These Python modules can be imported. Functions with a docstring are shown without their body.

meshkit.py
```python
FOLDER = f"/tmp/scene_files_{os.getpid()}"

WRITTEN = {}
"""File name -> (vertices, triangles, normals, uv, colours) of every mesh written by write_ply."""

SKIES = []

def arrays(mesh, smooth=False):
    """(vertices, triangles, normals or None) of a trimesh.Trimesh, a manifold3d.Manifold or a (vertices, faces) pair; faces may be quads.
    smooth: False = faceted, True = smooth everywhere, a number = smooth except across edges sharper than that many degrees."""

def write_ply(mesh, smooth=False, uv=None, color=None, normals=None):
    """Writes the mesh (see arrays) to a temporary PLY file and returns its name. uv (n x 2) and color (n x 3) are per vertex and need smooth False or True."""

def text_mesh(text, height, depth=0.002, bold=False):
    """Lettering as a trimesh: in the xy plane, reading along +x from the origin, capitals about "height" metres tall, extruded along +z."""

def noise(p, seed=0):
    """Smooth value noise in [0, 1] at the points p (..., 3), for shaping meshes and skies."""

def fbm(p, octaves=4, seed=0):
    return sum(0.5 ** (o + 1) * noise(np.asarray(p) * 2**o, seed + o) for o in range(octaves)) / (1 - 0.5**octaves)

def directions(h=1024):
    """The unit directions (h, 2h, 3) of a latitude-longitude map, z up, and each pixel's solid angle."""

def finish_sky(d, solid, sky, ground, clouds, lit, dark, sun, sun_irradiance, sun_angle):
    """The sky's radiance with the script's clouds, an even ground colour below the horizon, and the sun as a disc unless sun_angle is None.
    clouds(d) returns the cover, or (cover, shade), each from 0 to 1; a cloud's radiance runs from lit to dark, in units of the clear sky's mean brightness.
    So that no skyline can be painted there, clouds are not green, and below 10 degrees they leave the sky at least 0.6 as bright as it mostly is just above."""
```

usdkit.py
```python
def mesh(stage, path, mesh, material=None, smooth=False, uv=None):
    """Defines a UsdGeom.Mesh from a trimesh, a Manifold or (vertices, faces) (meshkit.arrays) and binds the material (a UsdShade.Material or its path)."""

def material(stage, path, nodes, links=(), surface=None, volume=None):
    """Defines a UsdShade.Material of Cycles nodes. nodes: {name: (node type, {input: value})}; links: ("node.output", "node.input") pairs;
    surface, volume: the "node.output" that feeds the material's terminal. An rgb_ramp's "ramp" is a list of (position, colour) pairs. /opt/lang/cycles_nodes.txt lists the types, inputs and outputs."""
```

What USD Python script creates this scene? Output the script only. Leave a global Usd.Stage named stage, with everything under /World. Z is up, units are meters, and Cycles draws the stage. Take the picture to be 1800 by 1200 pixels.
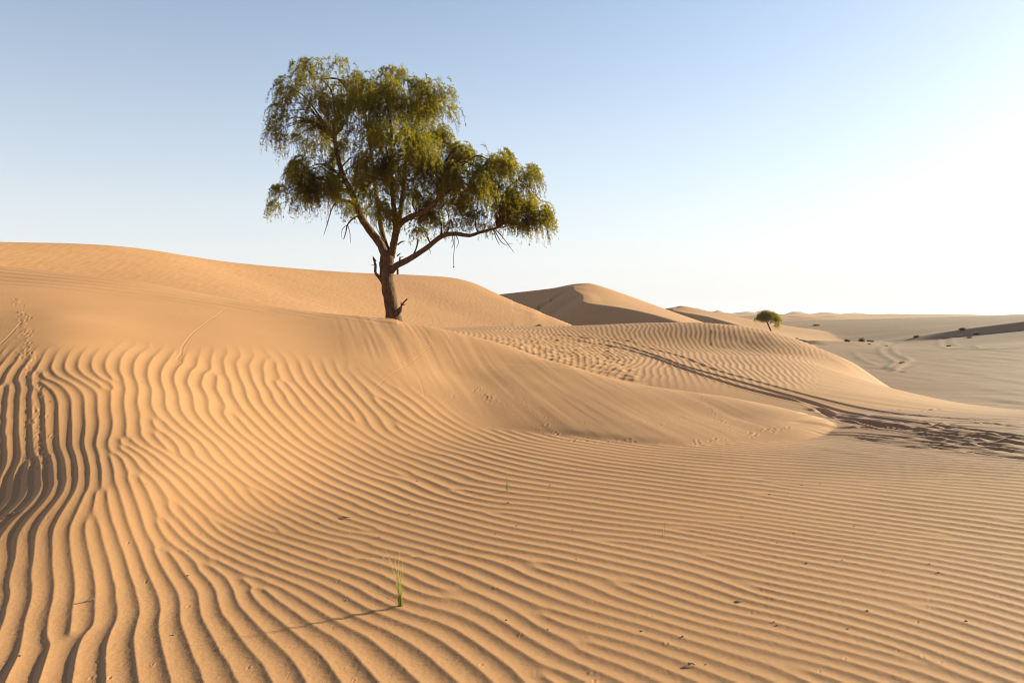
import math
import numpy as np
import trimesh
import meshkit
import usdkit
from scipy.interpolate import RBFInterpolator
from scipy.spatial import cKDTree
from pxr import Gf, Sdf, Usd, UsdGeom, UsdLux, UsdShade, Vt

stage = Usd.Stage.CreateInMemory()
UsdGeom.SetStageUpAxis(stage, UsdGeom.Tokens.z)
UsdGeom.SetStageMetersPerUnit(stage, 1.0)
world = UsdGeom.Xform.Define(stage, '/World')
stage.SetDefaultPrim(world.GetPrim())
UsdGeom.Scope.Define(stage, '/World/Looks')

# ------------------------------------------------------------------ camera, sky, sun, exposure
EYE = 1.5                                   # eye height above the rippled ground, metres
EXPOSURE = 1.75
SUN_AZ, SUN_EL = math.radians(62.0), math.radians(17.0)   # azimuth from +y (view direction) towards +x
HAZE = 0.00004
SUN_INTENSITY, SKY_STRENGTH = 1.25, 0.055

cam = UsdGeom.Camera.Define(stage, '/World/camera')
cam.CreateFocalLengthAttr(28.0)
cam.CreateHorizontalApertureAttr(36.0)
cam.CreateVerticalApertureAttr(24.0)
cam.CreateVerticalApertureOffsetAttr(-0.9)
cam.CreateClippingRangeAttr(Gf.Vec2f(0.05, 100000.0))
cam.CreateExposureAttr(EXPOSURE)
cam.AddTranslateOp().Set(Gf.Vec3d(0, 0, EYE))
cam.AddRotateXOp().Set(90.0)

sky = UsdLux.DomeLight.Define(stage, '/World/sky')
sky_m = usdkit.material(stage, '/World/Looks/sky', {
    's': ('sky_texture', {'sky_type': 'single_scattering', 'sun_disc': False, 'sun_elevation': SUN_EL, 'sun_rotation': SUN_AZ,
                          'altitude': 50.0, 'air_density': 1.0, 'aerosol_density': .6, 'ozone_density': 1.0}),
    't': ('texture_coordinate', {}), 'x': ('separate_xyz', {}), 'r': ('rgb_ramp', {'ramp': [(0.0, (.95,) * 3), (.04, (.86,) * 3), (.10, (.64,) * 3), (.18, (.44,) * 3), (.28, (.26,) * 3), (.40, (.12,) * 3), (.7, (0,) * 3)]}),
    'm': ('mix_color', {'b': (4.85, 4.8, 4.9), 'use_clamp': False}),              # dust haze, paler towards the horizon all round
    'wb': ('mix_color', {'blend_type': 'multiply', 'fac': 1.0, 'b': (.99, .995, 1.02), 'use_clamp': False}),
    'b': ('background_shader', {'strength': SKY_STRENGTH})},
    [('t.generated', 'x.vector'), ('x.z', 'r.fac'), ('r.color', 'm.fac'), ('s.color', 'm.a'), ('m.result', 'wb.a'), ('wb.result', 'b.color')], surface='b.background')
UsdShade.MaterialBindingAPI.Apply(sky.GetPrim()).Bind(sky_m)

sun = UsdLux.DistantLight.Define(stage, '/World/sun')
sun.CreateIntensityAttr(SUN_INTENSITY)
sun.CreateNormalizeAttr(True)
sun.CreateAngleAttr(0.55)
sun.CreateColorAttr(Gf.Vec3f(1.0, 0.945, 0.675))
sun.AddRotateXYZOp().Set(Gf.Vec3f(90.0 - math.degrees(SUN_EL), 0.0, 180.0 - math.degrees(SUN_AZ)))

# ------------------------------------------------------------------ helpers
used = {}


def numbered(parent, name):
    key = f'{parent}/{name}'
    n = used.get(key, 0)
    used[key] = n + 1
    return key if n == 0 else f'{key}_{n:03d}'


def tag(prim, label=None, category=None, group=None, kind=None):
    prim = prim.GetPrim() if hasattr(prim, 'GetPrim') else prim
    for k, v in (('label', label), ('category', category), ('group', group), ('kind', kind)):
        if v:
            prim.SetCustomDataByKey(k, v)
    return prim


def obj(name, mesh, mat, parent='/World', smooth=False):
    path = numbered(str(parent), name)
    return usdkit.mesh(stage, path, mesh, mat, smooth=smooth).GetPrim()


def thing(name, label, category, loc=(0, 0, 0), group=None, rotz=0.0):
    path = numbered('/World', name)
    x = UsdGeom.Xform.Define(stage, path)
    x.AddTranslateOp().Set(Gf.Vec3d(*map(float, loc)))
    if rotz:
        x.AddRotateZOp().Set(math.degrees(rotz))
    tag(x, label, category, group)
    return path


def sstep(a, b, x):
    t = np.clip((np.asarray(x, float) - a) / (b - a), 0, 1)
    return t * t * (3 - 2 * t)


def smax(a, b, k):
    return 0.5 * (a + b + np.sqrt((a - b) ** 2 + k * k))


def smin(a, b, k):
    return -smax(-a, -b, k)


def n2(x, y, s, seed=0):                    # smooth noise in -1..1 of feature size s
    return 2 * meshkit.noise(np.stack([np.asarray(x) / s, np.asarray(y) / s, np.full(np.shape(x), 0.37 + seed)], -1), seed) - 1


# measured bearings: u = tan of the bearing to the right, e = height over distance; a point at bearing/elevation (px, py) and depth Y
F = 1400.0
def at(px, py, Y):
    return ((px - 900) / F * Y, Y, (555 - py) / F * Y)
def atz(px, Y, z):
    return ((px - 900) / F * Y, Y, z)


def tps(points, smoothing=0.0):
    p = np.array(points, float)
    f = RBFInterpolator(p[:, :2], p[:, 2], kernel='thin_plate_spline', smoothing=smoothing, degree=1)
    def g(x, y):
        x, y = np.broadcast_arrays(np.asarray(x, float), np.asarray(y, float))
        out = np.empty(x.size)
        q = np.stack([x.ravel(), y.ravel()], 1)
        for i in range(0, len(q), 200000):
            out[i:i + 200000] = f(q[i:i + 200000])
        return out.reshape(x.shape)
    return g


def polyline_near(x, y, pts):
    """distance, signed side (+ = left of travel), position along 0..n-1 of the nearest point of a plan polyline"""
    pts = np.asarray(pts, float)
    best = np.full(np.shape(x), 1e18); side = np.zeros(np.shape(x)); par = np.zeros(np.shape(x))
    for i in range(len(pts) - 1):
        a, b = pts[i, :2], pts[i + 1, :2]
        d = b - a; L2 = (d ** 2).sum()
        t = np.clip(((x - a[0]) * d[0] + (y - a[1]) * d[1]) / L2, 0, 1)
        cx, cy = a[0] + t * d[0], a[1] + t * d[1]
        r2 = (x - cx) ** 2 + (y - cy) ** 2
        s = d[0] * (y - a[1]) - d[1] * (x - a[0])
        m = r2 < best
        best = np.where(m, r2, best); side = np.where(m, np.sign(s), side); par = np.where(m, i + t, par)
    return np.sqrt(best), side, par


def dense(pts, n):
    """Catmull-Rom through plan points"""
    p = np.asarray(pts, float)
    p = np.vstack([2 * p[0] - p[1], p, 2 * p[-1] - p[-2]])
    out = []
    for i in range(1, len(p) - 2):
        t = np.linspace(0, 1, n, endpoint=False)[:, None]
        a, b, c, d = p[i - 1], p[i], p[i + 1], p[i + 2]
        out.append(0.5 * (2 * b + (c - a) * t + (2 * a - 5 * b + 4 * c - d) * t ** 2 + (3 * b - a - 3 * c + d) * t ** 3))
    return np.vstack(out + [p[-2][None]])


# ------------------------------------------------------------------ terrain: heights relative to the eye
# great foreground dune
A_pts = []
for px, prof in {
    -250: [(860, 5.9), (700, 7.4), (590, 9.2), (530, 10.6), (495, 12.2), (465, 14.5), (440, 18)],
    0: [(870, 5.9), (800, 6.55), (660, 8.1), (580, 9.7), (538, 11.0), (505, 12.3), (484, 14.2), (460, 17.3)],
    100: [(900, 5.5), (812, 6.28), (669, 7.9), (592, 9.45), (545, 10.9), (515, 12.3), (493, 14.0), (470, 17)],
    250: [(850, 6.0), (750, 7.2), (660, 8.6), (602, 10.2), (558, 11.7), (528, 13.1), (508, 14.6), (489, 16.8)],
    400: [(750, 8), (660, 9.7), (604, 11.3), (565, 12.8), (543, 14.0), (520, 16.5)],
    550: [(740, 9.3), (660, 11), (604, 12.7), (568, 14.2), (543, 16.2)],
    692: [(720, 10.5), (650, 12.2), (602, 13.6), (572, 14.8), (557, 15.9)],
    800: [(725, 11), (658, 13), (585, 16.2)],
    900: [(745, 10.6), (701, 11.8), (665, 13.0), (640, 14.0), (610, 15.4)],
    1000: [(765, 10), (706, 11.7), (672, 13), (642, 14.4)],
    1100: [(775, 9.55), (719, 11.3), (672, 13.4)],
    1200: [(778, 9.4), (733, 11.0), (690, 12.7)],
    1300: [(768, 9.85), (733, 11.2), (703, 12.4)],
    1380: [(752, 10.4), (720, 12.6)],
    1450: [(740, 11.3)],
}.items():
    A_pts += [at(px, py, Y) for py, Y in prof]
A_pts += [atz(900, 8.8, -1.84), atz(1100, 7.6, -1.76), atz(1250, 7.4, -1.74), atz(1400, 9, -1.70), atz(1550, 11, -1.80),
          atz(100, 4.4, -1.8), atz(400, 5.5, -1.85), atz(692, 8.4, -1.85), atz(-250, 4.6, -1.8)]
A_pts += [atz(-250, 25, 0.8), atz(0, 24, 0.6), atz(250, 23, 0.1), atz(400, 22.5, -0.25), atz(550, 22, -0.5), atz(692, 21.5, -0.8),
          atz(900, 18, -1.5), atz(1000, 16.5, -1.5), atz(1100, 15.5, -1.65), atz(1200, 15, -1.75), atz(1300, 14.8, -1.9), atz(1450, 14, -2.0)]
fA = tps(A_pts)
# rippled ground, the hump with the wheel tracks behind it and the way down to the plain
F_pts = [(x, y, {-7: -2.15, -3: -1.66}.get(x, -1.5)) for x in (-7, -3, -.6, 3, 6.5) for y in (1, 3.5, 6, 8.5)]
F_pts += [atz(1600, 10, -1.52), atz(1800, 10, -1.5), atz(1450, 12, -1.56), atz(1600, 13, -1.62), atz(1800, 14, -1.7), atz(2100, 13, -1.6),
          (13, 20, -2.4), (20, 30, -3.6), (13.5, 30, -3.4), (16, 25, -3.0), (14, 8, -1.5), (22, 14, -2.0)]
F_pts += [at(800, 575, 30), at(1000, 573, 31), at(1150, 571, 31.5), at(1290, 581, 30), at(1400, 601, 28), at(1500, 638, 25), at(1600, 690, 20), at(1720, 716, 15.5),
          at(1100, 640, 19), at(1300, 652, 19), at(1300, 612, 25), at(1100, 600, 26), at(1400, 664, 18.5), at(1500, 692, 16), at(900, 592, 25), at(1200, 678, 16),
          at(1420, 640, 22), (2.1, 15, -1.52), (1.2, 16, -1.33), (0, 16.2, -1.15), atz(1300, 12, -1.66), atz(1380, 13, -1.68), atz(1200, 12.5, -1.62)]
F_pts += [(-5, 28, -.25), (-3.86, 26, -.2), (-10, 30, .05), (-20, 36, .5), (0, 18, -.95), (-6, 20, -.6), (-12, 20, -.5), (-12, 12, -1.6), (-12, 5, -1.6), (-4, 12, -1.5),
          (-10, 45, -.8), (5, 42, -1.6), (13, 36, -3.2), (15, 45, -3.8), (30, 45, -3.9), (0, 60, -4), (30, 60, -4), (-20, 60, -1.5), (11.8, 31, -3.0), (13, 26, -3.1), (11.6, 23, -2.5), (13.8, 24, -2.95), at(1700, 714, 17.5), (15, 20, -2.35)]
fF = tps(F_pts)

# plain beyond, with the low rise on the right
G_pts = [(x, y, -4.0) for x in (-30, 0, 30) for y in (45, 70)] + [(60, 50, -4.0), (110, 60, -4.0)]
G_pts += [(-60, 120, -4), (0, 110, -4), (40, 110, -4.1), (60, 110, -3.9), (0, 220, -4), (70, 230, -3.2), at(1800, 602, 95), at(1950, 602, 85), at(1650, 600, 115)]
G_pts += [at(1530, 600, 155), at(1620, 589, 146), at(1700, 577, 138), at(1800, 565, 130), at(1950, 548, 120), at(2200, 525, 108), at(1800, 560, 170),
          at(1800, 553.5, 270), at(1650, 556.5, 290), at(1500, 561, 290), at(1400, 566, 270), at(1300, 566, 300), at(1950, 550, 270), at(1900, 556, 400), at(1500, 556, 520), (0, 420, -3), (-200, 300, -3)]
fG = tps(G_pts)
rise = dense([at(1520, 601, 157)[:2], at(1620, 589, 146)[:2], at(1700, 577, 138)[:2], at(1800, 565, 130)[:2], at(1950, 548, 120)[:2], at(2200, 525, 108)[:2]], 8)
shrub_rise = dense([at(1430, 598, 120)[:2], at(1490, 586, 125)[:2], at(1515, 581, 130)[:2], at(1540, 584, 135)[:2]], 6)

# dune ridge behind on the left
C_crest = np.array([at(-500, 428, 37), at(-200, 422, 40.5), at(0, 424, 45), at(200, 432, 51), at(400, 461, 58.5), at(600, 478, 67), at(720, 483, 72), at(800, 490, 75.5), at(850, 510, 77.5), at(985, 571, 82), at(1080, 612, 85)])
C_d = dense(C_crest, 8)

# peaked dune and its small neighbour: smooth backs, cut along a brink by a slip face
P1_brink = dense([at(780, 527, 165), at(870, 518, 152), at(950, 509, 143), at(1003, 503, 137), at(1008, 509, 133.5), at(1022, 517, 129), at(1025, 524, 125), at(1028, 531, 121), at(1080, 539, 117), at(1130, 549, 111), at(1180, 563, 104), at(1240, 584, 94), at(1290, 600, 86)], 10)
P1_w = tps([tuple(p) for p in P1_brink[::7]] + [at(1036, 498, 141), at(1070, 508, 140), at(1120, 532, 134), at(1160, 548, 127), at(1230, 572, 114),
            (10, 172, .5), (25, 165, .5), (-6, 180, 1.0), (44, 140, -4.5), (44, 110, -4.5), (36, 92, -4.6)])
P2_brink = dense([at(1080, 556, 235), at(1130, 549, 222), at(1178, 541, 207), at(1182, 545, 200), at(1200, 549, 195), at(1240, 556, 186), at(1280, 567, 176), at(1330, 582, 160)], 10)
P2_w = tps([tuple(p) for p in P2_brink[::7]] + [at(1194, 537.5, 206), at(1215, 543, 204), at(1245, 553, 197), at(1300, 571, 182), (35, 245, -1.5), (65, 235, -3.5), (80, 190, -4.6)])
# further hills of sand: (px, py of the top, depth, half width, half depth)
HILLS = [(1290, 556, 330, 30, 40), (1330, 553, 520, 60, 60), (1420, 556, 480, 40, 60), (1370, 551, 800, 90, 90), (1225, 541, 1900, 75, 160), (1260, 543, 2100, 50, 120), (1180, 547, 1600, 90, 150),
         (1310, 546, 2300, 120, 160), (1340, 544.5, 2500, 70, 160), (1400, 545, 2500, 60, 160), (1450, 547, 2200, 80, 160), (1500, 548, 2600, 110, 160), (1560, 550, 2600, 90, 160),
         (1620, 551, 2800, 120, 160), (1680, 552.5, 2800, 90, 160), (1100, 548, 2300, 140, 160), (1000, 546, 2600, 200, 160), (900, 548, 2600, 200, 200), (1740, 553, 3000, 90, 160), (1450, 551, 1100, 70, 90), (1550, 553.5, 1200, 80, 90),
         (1280, 549, 1200, 60, 90), (1400, 553, 620, 30, 40), (1465, 553, 700, 40, 40)]


def slip_dune(x, y, w, brink, slope, bottom):
    z = np.full(np.shape(x), -50.0)
    lo, hi = brink[:, :2].min(0) - 60, brink[:, :2].max(0) + 60
    m = (x > lo[0]) & (x < hi[0]) & (y > lo[1]) & (y < hi[1])
    if not m.any():
        return z
    xm, ym = x[m], y[m]
    d, s, t = polyline_near(xm, ym, brink)
    i = np.clip(t.astype(int), 0, len(brink) - 2)
    hb = brink[i, 2] + (brink[i + 1, 2] - brink[i, 2]) * (t - i)
    wz = w(xm, ym)
    wind = hb + (wz - hb) * sstep(0, 3.0, d)
    z[m] = np.where(s < 0, hb - slope * d, wind)
    return z


comp_names = ['ground', 'fore', 'plain', 'ridge', 'peak', 'small_peak', 'far']


def base(x, y, want=False):
    """terrain height without ripples, relative to the eye, and which landform it is"""
    x, y = np.broadcast_arrays(np.asarray(x, float), np.asarray(y, float))
    r = np.hypot(x, y)
    z = np.full(x.shape, -4.0); c = np.full(x.shape, 2)
    far = r > 30
    if far.any():
        xf, yf = x[far], y[far]
        g = np.clip(fG(xf, yf), -5.5, 1.0)
        ang = np.abs(np.arctan2(xf, yf))
        g = np.where(r[far] > 420, -3.2, g)
        g = g + (-3.2 - g) * sstep(300, 420, r[far])
        g = g + (-4.0 - g) * np.maximum(sstep(0.72, 1.0, ang), 0)
        d, s, t = polyline_near(xf, yf, rise)
        drop = 1.15 * sstep(0, 16, t)
        g = g - np.where(s < 0, drop * np.where(d < 5, d / 5, 1 - sstep(5, 45, d)), 0)
        d, s, t = polyline_near(xf, yf, shrub_rise)
        g = g + 0.9 * np.exp(-(d / 2.5) ** 2)
        g = g + (0.12 * n2(xf, yf, 9, 3) + .30 * n2(xf * .5, yf, 26, 4)) * sstep(60, 90, r[far])
        k = sstep(420, 1200, r[far])
        rid = 1 - np.abs(n2(xf * 0.8, yf + 0.4 * xf, 260, 5))
        rid2 = 1 - np.abs(n2(xf, yf + 0.3 * xf, 95, 6))
        hz = (rid ** 2 * 6.0 + rid2 ** 2 * 5.0 - 5.0) * k * (1 - 0.35 * sstep(1500, 5000, r[far]))
        g = g + hz
        fr = sstep(500, 900, r[far])
        cc = np.full(xf.shape, 2)
        cc = np.where(r[far] > 430, 6, cc)
        for px, py, Y, wx, wy in HILLS:
            hx, hy, hzz = at(px, py, Y)
            q = np.sqrt(((xf - hx) / wx) ** 2 + ((yf - hy + 0.35 * (xf - hx)) / wy) ** 2)
            h = -4 + (hzz + 4) * np.clip(1 - q, 0, None) ** 1.3 * 1.0
            g = np.maximum(g, np.where(q < 1, h, -50))
        for comp, w, br, sl in ((4, P1_w, P1_brink, 0.60), (5, P2_w, P2_brink, 0.60)):
            dz = slip_dune(xf, yf, w, br, sl, -4)
            cc = np.where(dz > g, comp, cc)
            g = smax(g, dz, 0.25)
        # ridge behind left
        d, s, t = polyline_near(xf, yf, C_d)
        i = np.clip(t.astype(int), 0, len(C_d) - 2)
        hc = C_d[i, 2] + (C_d[i + 1, 2] - C_d[i, 2]) * (t - i)
        dr = np.sqrt(d * d + 1.4) - 1.183
        face = hc - 0.36 * dr + 0.0035 * np.minimum(d, 26) ** 2
        back = hc - 0.30 * dr
        rz = np.where(s < 0, face, back) - 0.06 * np.exp(-(d / .8) ** 2)
        rz = rz + 0.10 * n2(xf, yf, 6, 9) * sstep(0.5, 4, d)
        rz = np.where(d > 45, -50, rz)
        cc = np.where(rz > g, 3, cc)
        g = smax(g, rz, 0.25)
        z[far] = g; c[far] = cc
    near = r < 75
    if near.any():
        xn, yn, rn = x[near], y[near], r[near]
        a = fA(xn, yn); f = fF(xn, yn)
        front = sstep(-2, 1.5, yn)
        a = np.where(yn < 2, -2.5, a)
        f = -1.6 + (f + 1.6) * front
        f = np.clip(f, -4.3, 1.5)
        az = np.arctan2(xn, yn)
        a = np.minimum(a, 3.0) - 6 * sstep(34, 46, rn) - 4 * sstep(1.2, 1.8, np.abs(az))
        k = 0.05 + 0.55 * sstep(1.0, -3.0, xn)
        toe = sstep(-1.5, 0.3, xn) * sstep(5.5, 4.0, xn) * (yn > 5) * (yn < 14)
        a = np.where(a > f, a + 0.012 * toe * sstep(0, .05, a - f) * (.7 + .6 * n2(xn, yn, .5, 2)), a)
        k = k * (1 - .8 * toe)
        nz = smax(a, f, k) - 0.25 * k * sstep(1.0, -3.0, xn)
        nz = nz + 0.014 * n2(xn, yn, 1.7, 1) * (1 - .6 * sstep(-.1, .3, a - f))
        nc = np.where(a > f, 1, 0)
        w = sstep(38, 58, rn)
        zf = z[near]
        cz = c[near]
        blend = nz * (1 - w) + zf * w
        out = np.where(cz == 3, smax(blend, np.where(rn > 30, zf, -50), 0.1), blend)
        nc = np.where((out - blend > 0.06) & (cz == 3), 3, nc)
        nc = np.where((rn > 46) & (nc != 3), cz, nc)
        nc = np.where(((nc == 0) | (nc == 1)) & (out < -2.85 + .12 * n2(xn, yn, 1.2, 8)) & (rn > 16), 2, nc)
        nc = np.where((nc == 0) & (rn > 16.5) & (yn > 0), 7, nc)
        z[near] = out; c[near] = nc
    return (z, c) if want else z


def cast(px, py, ymax=400.0, n=2600):
    """where the bearing (px, py) first meets the terrain"""
    px, py = np.atleast_1d(np.asarray(px, float)), np.atleast_1d(np.asarray(py, float))
    Y = np.geomspace(1.6, ymax, n)[None, :]
    X = ((px - 900) / F)[:, None] * Y
    ray = ((555 - py) / F)[:, None] * Y
    hit = base(X, np.broadcast_to(Y, X.shape)) >= ray
    i = np.where(hit.any(1), hit.argmax(1), n - 1)
    YY = Y[0, i]
    return (px - 900) / F * YY, YY


# ------------------------------------------------------------------ sand ripples: wave field measured at many places
KD = [  # px, py, line direction (tx, ty), h/v, spacing
    (50, 1180, .05, 1, 'h', 78), (190, 1170, .28, 1, 'h', 66), (350, 1170, .55, 1, 'h', 63), (500, 1170, .65, 1, 'h', 60), (700, 1170, .95, 1, 'h', 74), (900, 1170, 1, .72, 'h', 70),
    (1130, 1170, 1, .5, 'v', 30), (1300, 1150, 1, .38, 'v', 26), (1450, 1150, 1, .36, 'v', 23), (1700, 1160, 1, .36, 'v', 24), (1450, 1075, 1, .27, 'v', 17), (1700, 1075, 1, .27, 'v', 17),
    (1100, 1080, 1, .33, 'v', 22), (850, 1060, 1, .38, 'v', 25), (650, 1060, 1, .55, 'v', 33), (480, 1060, 1, .75, 'v', 33), (300, 1060, 1, 1.35, 'h', 43), (170, 1000, .15, 1, 'h', 36),
    (60, 1000, -.2, 1, 'h', 40), (40, 900, -.55, 1, 'h', 33), (130, 870, -.2, 1, 'h', 27), (200, 870, .0, 1, 'h', 27), (270, 870, .3, 1, 'h', 28), (340, 880, 1, 1.3, 'h', 33),
    (420, 900, 1, .75, 'v', 22), (560, 900, 1, .45, 'v', 20), (700, 900, 1, .3, 'v', 16), (850, 900, 1, .25, 'v', 14), (1000, 900, 1, .17, 'v', 12.5), (1200, 900, 1, .14, 'v', 11),
    (1450, 900, 1, .12, 'v', 9), (1700, 900, 1, .12, 'v', 9), (1450, 960, 1, .17, 'v', 11), (1700, 980, 1, .17, 'v', 12), (1200, 980, 1, .18, 'v', 15), (950, 980, 1, .24, 'v', 17),
    (1000, 840, 1, .12, 'v', 9), (1200, 830, 1, .09, 'v', 7), (1450, 840, 1, .07, 'v', 6.2), (1700, 850, 1, .08, 'v', 6.8), (850, 820, 1, .3, 'v', 12.5), (750, 820, 1, .35, 'v', 14),
    (600, 830, 1, .4, 'v', 16), (450, 830, 1, .55, 'v', 19), (350, 800, 1, 1.1, 'h', 27), (240, 780, .5, 1, 'h', 28), (140, 780, .2, 1, 'h', 28), (40, 780, -.15, 1, 'h', 28),
    (30, 680, .1, 1, 'h', 23), (110, 660, .1, 1, 'h', 27), (200, 660, .05, 1, 'h', 29), (300, 660, .2, 1, 'h', 26), (400, 660, .4, 1, 'h', 29), (470, 680, .3, 1, 'h', 29), (560, 700, .6, 1, 'h', 30),
    (650, 700, .8, 1, 'h', 32), (740, 720, 1, .9, 'h', 35), (800, 745, 1, .6, 'v', 15), (880, 768, 1, .4, 'v', 11), (950, 795, 1, .2, 'v', 8), (330, 720, .55, 1, 'h', 29), (250, 720, .5, 1, 'h', 29),
    (500, 760, 1, .95, 'h', 30), (620, 770, 1, .7, 'v', 20)]
KB = [(880, 583, 1, .9, 'h', 9), (1000, 580, .5, 1, 'h', 9), (1120, 585, .15, 1, 'h', 10), (1250, 600, .25, 1, 'h', 10), (1350, 610, .5, 1, 'h', 10), (1250, 640, .2, 1, 'h', 13), (1150, 640, .1, 1, 'h', 13),
      (1400, 640, .6, 1, 'h', 10), (1050, 620, .3, 1, 'h', 11), (950, 600, .8, 1, 'h', 11), (1450, 700, .9, 1, 'h', 14)]
KT = [(50, 480, 1, .1, 'v', 7), (250, 505, 1, .12, 'v', 7), (400, 532, 1, .13, 'v', 6), (550, 553, 1, .15, 'v', 5), (100, 500, 1, .1, 'v', 8)]


def wave_points(rows):
    a = np.array([(r[0], r[1]) for r in rows], float)
    t = np.array([(r[2], r[3]) for r in rows], float); t /= np.linalg.norm(t, axis=1)[:, None]
    sp = np.array([(r[5], 0) if r[4] == 'h' else (0, -r[5]) for r in rows], float)
    p0 = np.stack(cast(*a.T), 1)
    # local plane of sight: differences on the tangent plane of the terrain
    e = 1e-2 * p0[:, 1:2]
    gx = (base(p0[:, 0] + e[:, 0], p0[:, 1]) - base(p0[:, 0] - e[:, 0], p0[:, 1])) / (2 * e[:, 0])
    gy = (base(p0[:, 0], p0[:, 1] + e[:, 0]) - base(p0[:, 0], p0[:, 1] - e[:, 0])) / (2 * e[:, 0])
    z0 = base(p0[:, 0], p0[:, 1])
    def on_plane(q):
        dx, dy = (q[:, 0] - 900) / F, (555 - q[:, 1]) / F
        # Y*dy = z0 + gx*(Y*dx - x0) + gy*(Y - y0)
        Y = (z0 - gx * p0[:, 0] - gy * p0[:, 1]) / (dy - gx * dx - gy)
        return np.stack([Y * dx, Y], 1)
    dt = on_plane(a + t * 2) - on_plane(a - t * 2)
    ds = on_plane(a + sp * .5) - on_plane(a - sp * .5)
    dt /= np.linalg.norm(dt, axis=1)[:, None]
    nrm = np.stack([-dt[:, 1], dt[:, 0]], 1)
    lam = (ds * nrm).sum(1)
    nrm *= np.sign(lam)[:, None]
    return p0, nrm, np.abs(lam)


rng = np.random.default_rng(7)


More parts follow.
